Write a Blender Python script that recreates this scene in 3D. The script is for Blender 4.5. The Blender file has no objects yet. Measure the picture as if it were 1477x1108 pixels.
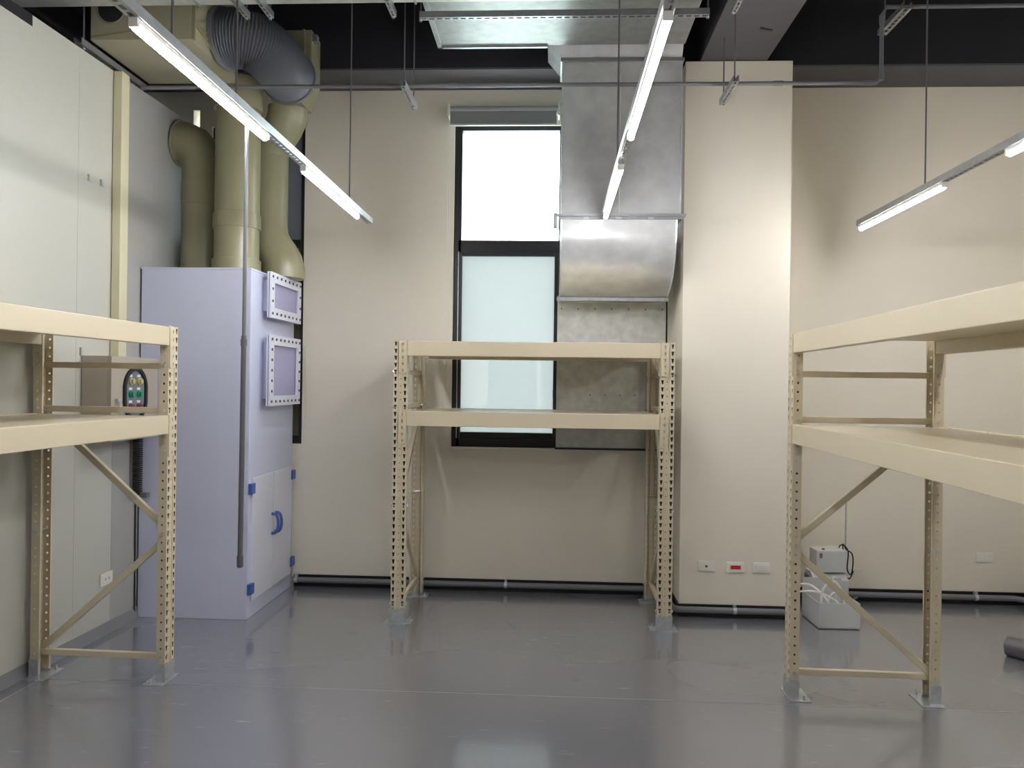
import bpy, bmesh, math, random
from mathutils import Vector, Matrix
random.seed(7)
S = bpy.context.scene
COL = S.collection
R = math.radians
# ---------------------------------------------------------------- camera
cd = bpy.data.cameras.new('camera'); cam = bpy.data.objects.new('camera', cd); COL.objects.link(cam)
YAW, ROLL = R(3.0), R(0.75)
f_ = Vector((-math.sin(YAW), math.cos(YAW), 0)); r0 = Vector((math.cos(YAW), math.sin(YAW), 0)); u0 = Vector((0, 0, 1))
rt = math.cos(ROLL)*r0 + math.sin(ROLL)*u0; up = -math.sin(ROLL)*r0 + math.cos(ROLL)*u0
m = Matrix((rt, up, -f_)).transposed().to_4x4(); m.translation = (0, 0, 1.7); cam.matrix_world = m
cd.sensor_fit = 'HORIZONTAL'; cd.sensor_width = 36.0; cd.lens = 36.0*1130/1477; cd.clip_end = 2000; cd.clip_start = 0.05
S.camera = cam
# ---------------------------------------------------------------- light / exposure
S.view_settings.view_transform = 'Standard'; S.view_settings.look = 'None'
S.view_settings.gamma = 1.0; S.view_settings.exposure = 1.35; S.view_settings.use_curve_mapping = False
TUBE = 44.0
SKY = 5.6
w = bpy.data.worlds.new('sky'); S.world = w; w.use_nodes = True
nt = w.node_tree; bg = nt.nodes['Background']; bg.inputs[1].default_value = SKY
tc = nt.nodes.new('ShaderNodeTexCoord'); sx = nt.nodes.new('ShaderNodeSeparateXYZ'); cr = nt.nodes.new('ShaderNodeValToRGB')
nt.links.new(tc.outputs['Generated'], sx.inputs[0]); nt.links.new(sx.outputs['Z'], cr.inputs[0]); nt.links.new(cr.outputs[0], bg.inputs[0])
cr.color_ramp.elements[0].position = 0.0; cr.color_ramp.elements[0].color = (0.88, 0.93, 0.94, 1)
cr.color_ramp.elements[1].position = 0.5; cr.color_ramp.elements[1].color = (0.93, 0.97, 1.0, 1)
e = cr.color_ramp.elements.new(0.11); e.color = (0.74, 0.92, 0.96, 1)

# ---------------------------------------------------------------- materials
def lin(c):
    return tuple((v/255/12.92 if v/255 <= 0.04045 else ((v/255+0.055)/1.055)**2.4) for v in c) + (1,)
def mat(name, rgb, rough=0.5, metal=0.0, spec=0.5, noise=None, bump=None, emit=0, coat=0, aniso=None):
    """noise=(scale, amount, (sx,sy,sz)) colour variation; bump=(scale, strength, stretch)"""
    M = bpy.data.materials.new(name); M.use_nodes = True; n = M.node_tree; b = n.nodes['Principled BSDF']
    c = lin(rgb)
    b.inputs['Base Color'].default_value = c; b.inputs['Roughness'].default_value = rough
    b.inputs['Metallic'].default_value = metal; b.inputs['Specular IOR Level'].default_value = spec
    b.inputs['Coat Weight'].default_value = coat; b.inputs['Coat Roughness'].default_value = 0.1
    if emit:
        b.inputs['Emission Color'].default_value = c; b.inputs['Emission Strength'].default_value = emit
    if noise or bump:
        t = n.nodes.new('ShaderNodeTexCoord')
    if noise:
        mp = n.nodes.new('ShaderNodeMapping'); mp.inputs['Scale'].default_value = noise[2] if len(noise) > 2 else (1, 1, 1)
        N = n.nodes.new('ShaderNodeTexNoise'); N.inputs['Scale'].default_value = noise[0]; N.inputs['Detail'].default_value = 5
        n.links.new(t.outputs['Object'], mp.inputs[0]); n.links.new(mp.outputs[0], N.inputs['Vector'])
        rp = n.nodes.new('ShaderNodeValToRGB'); a = noise[1]
        rp.color_ramp.elements[0].position = 0.3; rp.color_ramp.elements[1].position = 0.7
        rp.color_ramp.elements[0].color = tuple(v*(1-a) for v in c[:3])+(1,)
        rp.color_ramp.elements[1].color = tuple(min(1, v*(1+a)) for v in c[:3])+(1,)
        n.links.new(N.outputs['Fac'], rp.inputs[0]); n.links.new(rp.outputs[0], b.inputs['Base Color'])
    if bump:
        mp2 = n.nodes.new('ShaderNodeMapping'); mp2.inputs['Scale'].default_value = bump[2] if len(bump) > 2 else (1, 1, 1)
        N2 = n.nodes.new('ShaderNodeTexNoise'); N2.inputs['Scale'].default_value = bump[0]; N2.inputs['Detail'].default_value = 3
        bp = n.nodes.new('ShaderNodeBump'); bp.inputs['Strength'].default_value = bump[1]; bp.inputs['Distance'].default_value = 0.02
        n.links.new(t.outputs['Object'], mp2.inputs[0]); n.links.new(mp2.outputs[0], N2.inputs['Vector'])
        n.links.new(N2.outputs['Fac'], bp.inputs['Height']); n.links.new(bp.outputs[0], b.inputs['Normal'])
    return M
WALL = mat('cream_paint', (228, 221, 206), 0.6, noise=(1.5, 0.02), bump=(120, 0.05))
PANEL = mat('partition_panel', (193, 192, 182), 0.32, noise=(1, 0.02), bump=(1.5, 0.06))
PANEL2 = mat('grey_partition_panel', (168, 168, 164), 0.35, noise=(1, 0.02))
PILAST = mat('cream_trim', (214, 208, 176), 0.35)
DARK = mat('dark_paint', (30, 30, 37), 0.75, noise=(3, 0.1))
BEAM_LIT = mat('beam_paint_lit', (84, 82, 85), 0.75, noise=(3, 0.06))  # lighter copy of the dark beam paint, standing in for light from below
BLACK = mat('black_skirting', (22, 20, 22), 0.45)
FRAME = mat('black_aluminium', (34, 35, 38), 0.35, spec=0.5)
RACK = mat('cream_powder_coat', (208, 196, 169), 0.33, noise=(2, 0.02))
SLOT_SHADE = mat('painted_slot_shade', (74, 70, 62), 0.7)  # shade inside the rack posts, painted on as a dark colour
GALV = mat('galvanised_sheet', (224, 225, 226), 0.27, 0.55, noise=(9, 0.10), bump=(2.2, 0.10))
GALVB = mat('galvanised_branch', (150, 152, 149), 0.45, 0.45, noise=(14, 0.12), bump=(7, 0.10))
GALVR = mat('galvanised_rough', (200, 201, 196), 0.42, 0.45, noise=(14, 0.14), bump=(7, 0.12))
STEEL = mat('zinc_steel', (196, 200, 204), 0.3, 0.6, noise=(30, 0.12))
STRUT = mat('strut_steel', (168, 170, 172), 0.4, 0.8, noise=(25, 0.1))
LAV = mat('lavender_polypropylene', (202, 206, 228), 0.38, noise=(1.2, 0.03), bump=(0.9, 0.05))
LAVW = mat('white_polypropylene', (220, 222, 234), 0.35)
BLUE = mat('blue_plastic', (70, 96, 168), 0.4)
KHAKI = mat('khaki_pvc', (142, 138, 110), 0.28, noise=(1.6, 0.08, (1, 1, .5)), bump=(3, 0.05))
KHAKI2 = mat('pale_khaki_pvc', (158, 152, 130), 0.4, noise=(2, 0.06))
HOSE = mat('grey_hose', (112, 114, 122), 0.4, 0.35)
GREYPIPE = mat('grey_pvc', (112, 113, 118), 0.4)
DKPIPE = mat('dark_grey_pvc', (98, 96, 100), 0.35)
WHITE = mat('white_plastic', (232, 230, 222), 0.35)
RED = mat('red_plastic', (190, 40, 45), 0.35)
BOXG = mat('grey_beige_enamel', (172, 163, 148), 0.4)
INST = mat('instrument_grey', (196, 196, 196), 0.4)
BLIND = mat('grey_blind_fabric', (128, 130, 130), 0.8, bump=(200, 0.2))
BLINDT = mat('blind_tube', (170, 172, 170), 0.5)
RUB = mat('black_rubber', (25, 24, 24), 0.5)
DKHOLE = mat('dark_interior', (28, 28, 34), 0.8)
BOARD = mat('grey_board', (118, 121, 132), 0.5)
KBOARD = mat('brown_board', (98, 92, 74), 0.5)
CORD = mat('white_cord', (225, 222, 210), 0.6)
GREEN = mat('green_button', (20, 150, 100), 0.3)
YEL = mat('pale_lamp_lens', (190, 180, 120), 0.3)
DRED = mat('dark_red_button', (120, 60, 65), 0.3)
BUILD = mat('hazy_pale_building', (226, 232, 234), 0.8)  # distance haze is painted into the building and ground colours
BUILD2 = mat('hazy_blue_building', (214, 224, 232), 0.8)
GROUND = mat('hazy_ground', (215, 224, 222), 0.9, noise=(0.02, 0.15))
LED = mat('led_tube_light', (255, 250, 255), 0.4); 
_b = LED.node_tree.nodes['Principled BSDF']; _b.inputs['Emission Color'].default_value = (1.0, 0.995, 1.02, 1); _b.inputs['Emission Strength'].default_value = TUBE

def glass_mat(name, tint, veil):
    M = bpy.data.materials.new(name); M.use_nodes = True; n = M.node_tree; out = n.nodes['Material Output']
    n.nodes.remove(n.nodes['Principled BSDF'])
    tr = n.nodes.new('ShaderNodeBsdfTransparent'); tr.inputs[0].default_value = tint
    tl = n.nodes.new('ShaderNodeBsdfTranslucent'); tl.inputs[0].default_value = tint
    mx = n.nodes.new('ShaderNodeMixShader'); mx.inputs[0].default_value = veil
    gl = n.nodes.new('ShaderNodeBsdfGlossy'); gl.inputs['Roughness'].default_value = 0.02 if veil == 0 else 0.4
    m2 = n.nodes.new('ShaderNodeMixShader'); m2.inputs[0].default_value = 0.05
    n.links.new(tr.outputs[0], mx.inputs[1]); n.links.new(tl.outputs[0], mx.inputs[2])
    n.links.new(mx.outputs[0], m2.inputs[1]); n.links.new(gl.outputs[0], m2.inputs[2]); n.links.new(m2.outputs[0], out.inputs[0])
    return M
GLASS = glass_mat('clear_glass', (0.95, 0.98, 0.97, 1), 0.0)
FROST = glass_mat('tinted_film_glass', (0.262, 0.268, 0.262, 1), 0.5)  # the film's milky veil also stands in for the town's distance haze
ACRYL = glass_mat('smoky_acrylic', (0.93, 0.91, 0.95, 1), 0.3)

def floor_mat():
    M = bpy.data.materials.new('grey_vinyl_floor'); M.use_nodes = True; n = M.node_tree; b = n.nodes['Principled BSDF']
    t = n.nodes.new('ShaderNodeTexCoord')
    def noise(scale, st, detail=4):
        mp = n.nodes.new('ShaderNodeMapping'); mp.inputs['Scale'].default_value = st
        N = n.nodes.new('ShaderNodeTexNoise'); N.inputs['Scale'].default_value = scale; N.inputs['Detail'].default_value = detail
        n.links.new(t.outputs['Object'], mp.inputs[0]); n.links.new(mp.outputs[0], N.inputs['Vector']); return N.outputs['Fac']
    def ramp(src, a, ca, b_, cb):
        r = n.nodes.new('ShaderNodeValToRGB'); r.color_ramp.elements[0].position = a; r.color_ramp.elements[0].color = ca
        r.color_ramp.elements[1].position = b_; r.color_ramp.elements[1].color = cb; n.links.new(src, r.inputs[0]); return r.outputs[0]
    base = ramp(noise(0.9, (1, 1.6, 1), 0), 0.2, lin((119, 120, 126)), 0.8, lin((127, 128, 134)))
    sc = ramp(noise(5.5, (1.0, 7, 1), 3), 0.665, (0, 0, 0, 1), 0.75, (1, 1, 1, 1))
    mx = n.nodes.new('ShaderNodeMix'); mx.data_type = 'RGBA'
    ml = n.nodes.new('ShaderNodeMath'); ml.operation = 'MULTIPLY'; ml.inputs[1].default_value = 0.4
    n.links.new(sc, ml.inputs[0]); n.links.new(ml.outputs[0], mx.inputs[0]); n.links.new(base, mx.inputs[6]); mx.inputs[7].default_value = lin((176, 176, 180))
    dk = ramp(noise(4.5, (1.0, 9, 3), 3), 0.665, (0, 0, 0, 1), 0.76, (1, 1, 1, 1))
    ml2 = n.nodes.new('ShaderNodeMath'); ml2.operation = 'MULTIPLY'; ml2.inputs[1].default_value = 0.2
    mx2 = n.nodes.new('ShaderNodeMix'); mx2.data_type = 'RGBA'; n.links.new(dk, ml2.inputs[0]); n.links.new(ml2.outputs[0], mx2.inputs[0])
    n.links.new(mx.outputs[2], mx2.inputs[6]); mx2.inputs[7].default_value = lin((80, 80, 84))
    n.links.new(mx2.outputs[2], b.inputs['Base Color'])
    rr = ramp(noise(0.8, (1, 1.5, 1), 0), 0.2, (0.22, 0.22, 0.22, 1), 0.8, (0.29, 0.29, 0.29, 1)); n.links.new(rr, b.inputs['Roughness'])
    b.inputs['Specular IOR Level'].default_value = 0.8; b.inputs['Coat Weight'].default_value = 1.0; b.inputs['Coat Roughness'].default_value = 0.125; b.inputs['Coat IOR'].default_value = 1.9
    bp = n.nodes.new('ShaderNodeBump'); bp.inputs['Strength'].default_value = 0.05; bp.inputs['Distance'].default_value = 0.01
    n.links.new(noise(5, (1, 1, 1), 2), bp.inputs['Height']); n.links.new(bp.outputs[0], b.inputs['Normal'])
    return M
FLOOR = floor_mat()

# ---------------------------------------------------------------- mesh helpers
class MB:
    def __init__(s): s.v = []; s.f = []
    def add(s, vs, fs):
        o = len(s.v); s.v += [tuple(v) for v in vs]; s.f += [tuple(i+o for i in f) for f in fs]; return s
    def box(s, x0, x1, y0, y1, z0, z1):
        return s.add([(x0,y0,z0),(x1,y0,z0),(x1,y1,z0),(x0,y1,z0),(x0,y0,z1),(x1,y0,z1),(x1,y1,z1),(x0,y1,z1)],
                     [(0,3,2,1),(4,5,6,7),(0,1,5,4),(1,2,6,5),(2,3,7,6),(3,0,4,7)])
    def hexa(s, lo, hi):   # lo, hi: four points each, same winding
        return s.add(list(lo)+list(hi), [(0,3,2,1),(4,5,6,7),(0,1,5,4),(1,2,6,5),(2,3,7,6),(3,0,4,7)])
    def bar(s, a, b, w, h, upv=(0, 0, 1)):
        a, b = Vector(a), Vector(b); d = (b-a).normalized(); u = Vector(upv)
        sd = d.cross(u).normalized(); u = sd.cross(d).normalized()
        P = [sd*(-w/2)+u*(-h/2), sd*(w/2)+u*(-h/2), sd*(w/2)+u*(h/2), sd*(-w/2)+u*(h/2)]
        return s.add([a+p for p in P]+[b+p for p in P], [(0,1,2,3),(7,6,5,4),(0,4,5,1),(1,5,6,2),(2,6,7,3),(3,7,4,0)])
    def tube(s, pts, rad, n=12, caps=True):
        pts = [Vector(p) for p in pts]; k = len(pts)
        rs = rad if isinstance(rad, (list, tuple)) else [rad]*k
        t = [(pts[min(i+1, k-1)]-pts[max(i-1, 0)]).normalized() for i in range(k)]
        ref = Vector((0, 0, 1)) if abs(t[0].z) < 0.9 else Vector((1, 0, 0))
        nrm = t[0].cross(ref).normalized(); vs = []
        for i in range(k):
            nrm = (nrm - t[i]*nrm.dot(t[i])).normalized(); b = t[i].cross(nrm)
            for j in range(n):
                a = 2*math.pi*j/n; vs.append(pts[i]+(nrm*math.cos(a)+b*math.sin(a))*rs[i])
        fs = [(i*n+j, i*n+(j+1) % n, (i+1)*n+(j+1) % n, (i+1)*n+j) for i in range(k-1) for j in range(n)]
        if caps: fs += [tuple(range(n-1, -1, -1)), tuple((k-1)*n+j for j in range(n))]
        return s.add(vs, fs)
    def prism(s, poly, axis, a, b):   # polygon in the two other axes, extruded
        def P(p, c): return {'x': (c, p[0], p[1]), 'y': (p[0], c, p[1]), 'z': (p[0], p[1], c)}[axis]
        n = len(poly)
        return s.add([P(p, a) for p in poly]+[P(p, b) for p in poly],
                     [tuple(range(n)), tuple(range(2*n-1, n-1, -1))]+[(i, i+n, (i+1) % n+n, (i+1) % n) for i in range(n)])
    def perforated(s, pts, z0, pitch, cells, holes):
        """sheet along z with profile pts (x,y); holes: {segment: (s0b,s1b,s0t,s1t,f0,f1)} one hole per cell"""
        for i in range(len(pts)-1):
            p, q = Vector(pts[i]), Vector(pts[i+1])
            for c in range(cells):
                za, zb = z0+c*pitch, z0+(c+1)*pitch
                V = lambda sv, z: ((p+(q-p)*sv).x, (p+(q-p)*sv).y, z)
                o = [V(0, za), V(1, za), V(1, zb), V(0, zb)]
                if i in holes:
                    b0, b1, t0, t1, f0, f1 = holes[i]; h0, h1 = za+pitch*f0, za+pitch*f1
                    s.add(o+[V(b0, h0), V(b1, h0), V(t1, h1), V(t0, h1)], [(0,1,5,4),(1,2,6,5),(2,3,7,6),(3,0,4,7)])
                else: s.add(o, [(0, 1, 2, 3)])
        return s
    def mesh(s, name, weld=0.0, smooth=False):
        me = bpy.data.meshes.new(name); me.from_pydata(s.v, [], s.f)
        bm = bmesh.new(); bm.from_mesh(me)
        if weld: bmesh.ops.remove_doubles(bm, verts=bm.verts, dist=weld)
        bmesh.ops.recalc_face_normals(bm, faces=bm.faces)
        if smooth:
            for f in bm.faces: f.smooth = True
            for ed in bm.edges:
                if len(ed.link_faces) == 2 and ed.calc_face_angle(0) > R(38): ed.smooth = False
        bm.to_mesh(me); bm.free(); return me
def setp(o, label=None, cat=None, group=None, kind=None):
    if label: o['label'] = label
    if cat: o['category'] = cat
    if group: o['group'] = group
    if kind: o['kind'] = kind
    return o
def obj(name, mb, material, parent=None, bevel=0, smooth=False, solid=0, weld=0.0, label=None, stuff=False):
    me = mb.mesh(name, weld or (0.00005 if solid else 0), smooth); me.materials.append(material)
    o = bpy.data.objects.new(name, me); COL.objects.link(o)
    if parent: o.parent = parent
    if solid:
        md = o.modifiers.new('thickness', 'SOLIDIFY'); md.thickness = solid; md.offset = 0
    if bevel:
        md = o.modifiers.new('bevel', 'BEVEL'); md.width = bevel; md.segments = 2; md.limit_method = 'ANGLE'; md.angle_limit = R(40)
        md.harden_normals = False
    if label: o['label'] = label
    if stuff or name in SMALL: o['kind'] = 'stuff'
    return o
SMALL = {'bolt', 'brace_bolt', 'connector_bolt', 'screw', 'clip', 'slot', 'stiffening_rib', 'fold_seam', 'hopper_rib'}
def thing(name, label, cat, loc=(0, 0, 0), rz=0, group=None):
    o = bpy.data.objects.new(name, None); COL.objects.link(o); o.location = loc; o.rotation_euler = (0, 0, rz)
    o.empty_display_size = 0.1
    return setp(o, label, cat, group)
def one(name, mb, material, label, cat, **k):
    group = k.pop('group', None)
    return setp(obj(name, mb, material, **k), label, cat, group)
def struct(name, mb, material, parent=None, **k):
    o = obj(name, mb, material, parent, **k)
    if not parent: o['kind'] = 'structure'
    return o
def copy_tree(o, parent=None):
    c = o.copy(); COL.objects.link(c); c.parent = parent
    if parent: c.matrix_parent_inverse = o.matrix_parent_inverse.copy()
    for ch in list(o.children): copy_tree(ch, c)
    return c

# ---------------------------------------------------------------- the setting
YB = 6.42          # back wall
XR = 3.76          # right wall
CEIL = 4.95
struct('floor', MB().box(-4.8, 4.2, -4.2, 6.7, -0.08, 0.0), FLOOR)
struct('ceiling', MB().box(-4.8, 4.2, -4.2, 6.7, CEIL, CEIL+0.1), DARK)
WZ0, WZ1 = 1.178, 3.825
bw = MB()
T = 0.22
bw.box(-3.04, -2.985, YB, YB+T, -0.05, 3.74); bw.box(-3.04, -2.985, YB, YB+T, 3.96, 4.6)   # a narrow gap lets daylight in behind the pipes
for (a, b) in ((-4.8, -3.04), (-2.985, -2.88), (-2.085, -0.835), (0.925, 4.2)): bw.box(a, b, YB, YB+T, -0.05, 4.6)
for (a, b) in ((-2.88, -2.085), (-0.835, 0.925)):
    bw.box(a, b, YB, YB+T, -0.05, WZ0); bw.box(a, b, YB, YB+T, WZ1, 4.6)
struct('wall_back', bw, WALL)
struct('wall_right', MB().box(XR, XR+0.15, -4.2, YB, -0.05, CEIL), WALL)
struct('wall_rear', MB().box(-4.8, 4.2, -4.2, -4.05, -0.05, CEIL), WALL)
struct('wall_outer', MB().box(-4.8, -4.65, -4.05, YB, -0.05, CEIL), DARK)
# left partition (slightly out of square) with its panels
LW = lambda y: -2.97 + 0.024*(y-5.0)
lw = struct('wall_left', MB().hexa([(LW(-4)-0.08, -4.05, 0), (LW(-4)-0.03, -4.05, 0), (LW(6.4)-0.03, YB, 0), (LW(6.4)-0.08, YB, 0)],
                                   [(LW(-4)-0.08, -4.05, 3.76), (LW(-4)-0.03, -4.05, 3.76), (LW(6.4)-0.03, YB, 3.76), (LW(6.4)-0.08, YB, 3.76)]), PANEL)
cuts = [-4.05, -2.5, -1.3, -0.1, 1.1, 2.3, 3.5, 4.74, 5.14, 5.62, YB]
for i in range(len(cuts)-1):
    a, b = cuts[i]+0.0007, cuts[i+1]-0.0007
    lo = [(LW(a)-0.03, a, 0), (LW(a), a, 0), (LW(b), b, 0), (LW(b)-0.03, b, 0)]
    obj('wall_panel', MB().hexa(lo, [(x, y, 3.765) for x, y, z in lo]), PANEL if b < 5.2 else PANEL2, lw, bevel=0.0005)
obj('top_notch', MB().hexa([(LW(4)-0.02, 3.95, 3.70), (LW(4)+0.001, 3.95, 3.70), (LW(4.3)+0.001, 4.31, 3.70), (LW(4.3)-0.02, 4.31, 3.70)], [(LW(4)-0.02, 3.95, 3.766), (LW(4)+0.001, 3.95, 3.766), (LW(4.3)+0.001, 4.31, 3.766), (LW(4.3)-0.02, 4.31, 3.766)]), DKHOLE, lw, label='dark cut-out at the top of the partition')
one('trunking', MB().box(-2.962, -2.905, 5.095, 5.19, 1.846, 3.76), PILAST, 'tall cream trunking rising from the control box up the left partition', 'trunking', bevel=0.002)
# column with black shoulder
struct('wall_column', MB().box(0.952, 1.73, 5.86, YB+0.05, -0.02, 4.105), WALL)
struct('trim_beam_over_column', MB().box(1.06, 1.545, -4.05, 5.998, 4.125, CEIL), DARK)
struct('trim_soffit_lit_over_column', MB().box(1.06, 1.545, -4.05, 5.998, 4.112, 4.125), BEAM_LIT)  # thin slab added so the beam's underside looks lit
one('black_mark', MB().prism([(1.36, 5.32), (1.40, 5.345), (1.445, 5.36), (1.45, 5.375), (1.40, 5.37), (1.355, 5.34)], 'z', 4.106, 4.112), RUB, 'small black mark on the underside of the beam above the column', 'mark')  # flat black patch under the beam
struct('trim_beam_back', MB().box(-4.65, XR, 6.0, YB+0.1, 4.13, CEIL), DARK)
struct('trim_soffit_lit_back', MB().box(-4.65, 0.952, 6.0, YB, 4.115, 4.13).box(1.73, XR, 6.0, YB, 4.115, 4.13).box(0.952, 1.73, 6.0, 6.01, 4.115, 4.13), BEAM_LIT)  # thin slabs added so the back beam's underside looks lit
struct('trim_beam_left', MB().box(-4.0, -3.4, -4.05, 5.99, 4.3, CEIL), BEAM_LIT)
# black skirtings
def skirt(name, *boxes):
    k = MB()
    for b in boxes: k.box(*b)
    return struct(name, k, BLACK, bevel=0.002)
skirt('baseboard_back', (-2.13, 0.952, YB-0.012, YB, 0, 0.096))
skirt('baseboard_back_right_bay', (1.73, XR, YB-0.012, YB, 0, 0.098))
skirt('baseboard_column', (0.94, 1.742, 5.848, 5.86, 0, 0.092), (0.94, 0.952, 5.86, YB-0.012, 0, 0.092), (1.73, 1.742, 5.86, YB-0.012, 0, 0.092))
skirt('baseboard_right', (XR-0.012, XR, -4.05, YB-0.012, 0, 0.098))
COVE = mat('grey_vinyl_cove', (128, 129, 132), 0.4)
cv = MB().hexa([(LW(-4), -4.05, 0), (LW(-4)+0.03, -4.05, 0), (LW(6.4)+0.03, YB, 0), (LW(6.4), YB, 0)],
               [(LW(-4), -4.05, 0.07), (LW(-4)+0.003, -4.05, 0.07), (LW(6.4)+0.003, YB, 0.07), (LW(6.4), YB, 0.07)])
struct('baseboard_left', cv, COVE)
# vinyl sheet welds: thin proud beads
WELD = mat('weld_bead', (152, 153, 156), 0.35)
struct('trim_floor_weld', MB().box(-2.9, XR-0.02, 4.2755, 4.2785, -0.001, 0.0006), WELD)
struct('trim_floor_weld.001', MB().hexa([(LW(-4)+0.12, -4, -.001), (LW(-4)+0.123, -4, -.001), (LW(5.4)+0.123, 5.4, -.001), (LW(5.4)+0.12, 5.4, -.001)], [(LW(-4)+0.12, -4, .0006), (LW(-4)+0.123, -4, .0006), (LW(5.4)+0.123, 5.4, .0006), (LW(5.4)+0.12, 5.4, .0006)]), WELD)

# ---- window 1 (centre)
w1 = struct('window_1', MB().box(-0.835, -0.772, 6.45, 6.53, WZ0, WZ1).box(0.89, 0.925, 6.45, 6.53, WZ0, WZ1)
            .box(-0.80, 0.89, 6.45, 6.53, WZ1-0.035, WZ1).box(-0.80, 0.89, 6.45, 6.53, WZ0, WZ0+0.07)
            .box(-0.80, 0.89, 6.45, 6.53, 2.785, 2.885).box(0.03, 0.07, 6.45, 6.53, WZ0+0.07, 2.80)
            .box(0.03, 0.07, 6.45, 6.53, 2.885, WZ1-0.035), FRAME, bevel=0.003)
obj('pane', MB().box(-0.80, 0.03, 6.486, 6.492, 2.885, WZ1-0.035), GLASS, w1)
obj('board', MB().box(0.07, 0.89, 6.480, 6.492, 2.885, WZ1-0.035), BOARD, w1, label='grey board added behind the metal duct to block window light')  # unseen blocker, added to keep sky light from leaking past the duct
for (a, b, y) in ((-0.80, 0.03, 6.46), (0.07, 0.89, 6.46)):
    sh = obj('sash', MB().box(a, a+0.035, y, y+0.025, WZ0+0.07, 2.80).box(b-0.03, b, y, y+0.025, WZ0+0.07, 2.80)
             .box(a+0.035, b-0.03, y, y+0.025, WZ0+0.07, WZ0+0.12).box(a+0.035, b-0.03, y, y+0.025, 2.755, 2.80), FRAME, w1, bevel=0.002)
    obj('pane', MB().box(a+0.035, b-0.03, y+0.008, y+0.014, WZ0+0.12, 2.755), FROST, sh)
obj('slide_track', MB().box(-0.797, -0.791, 6.44, 6.45, WZ0+0.07, 2.79), STEEL, w1, label='thin bright aluminium track line')
obj('latch', MB().box(-0.002, 0.012, 6.435, 6.46, 1.60, 1.66), FRAME, w1, bevel=0.003)
obj('window_sill', MB().box(-0.86, 0.02, 6.40, 6.45, WZ0-0.02, WZ0), WALL, w1, bevel=0.003)
# ---- window 2 (left, boarded)
w2 = struct('window_2', MB().box(-2.12, -2.085, 6.45, 6.53, WZ0, WZ1).box(-2.88, -2.845, 6.45, 6.53, WZ0, WZ1)
            .box(-2.845, -2.12, 6.45, 6.53, WZ1-0.035, WZ1).box(-2.845, -2.12, 6.45, 6.53, WZ0, WZ0+0.07)
            .box(-2.845, -2.12, 6.45, 6.53, 2.815, 2.885), FRAME, bevel=0.003)
obj('board', MB().box(-2.80, -2.12, 6.475, 6.485, 2.885, WZ1-0.035), BOARD, w2, label='grey board filling the upper light')
obj('board', MB().box(-2.845, -2.12, 6.475, 6.485, WZ0+0.07, 2.815), KBOARD, w2, label='dull brown board filling the lower light')
obj('pane', MB().box(-2.845, -2.80, 6.486, 6.492, 2.885, WZ1-0.035), GLASS, w2)

# ---- outside: hazy town
one('ground_outside', MB().box(-600, 600, 40, 1500, -41, -40), GROUND, 'pale hazy ground of the town far beyond the window', 'ground')
for i, (x, y, w_, h) in enumerate(((-58, 330, 34, 50), (-22, 420, 26, 64), (4, 380, 20, 52), (28, 450, 40, 42), (-95, 400, 40, 58))):
    t = thing('tower_block', ['broad pale tower low in the window at its left side', 'tallest pale blue tower through the lower pane',
              'slim pale tower right of the tallest one', 'low wide pale block at the right of the lower pane',
              'bluish block at the far left edge of the lower pane'][i], 'building', (x, y, -40))
    obj('wall', MB().box(-w_/2, w_/2, 0, 20, 0, h), [BUILD, BUILD2][i % 2], t)
    k = MB()
    for fl in range(2, int(h/6)): k.box(-w_/2+1, w_/2-1, -0.3, 0, fl*6, fl*6+2.2)
    obj('window_band', k, BUILD2 if i % 2 == 0 else BUILD, t, stuff=True)
    obj('roof', MB().box(-w_/2-.5, w_/2+.5, -.5, 20.5, h, h+1.2), BUILD, t)

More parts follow.
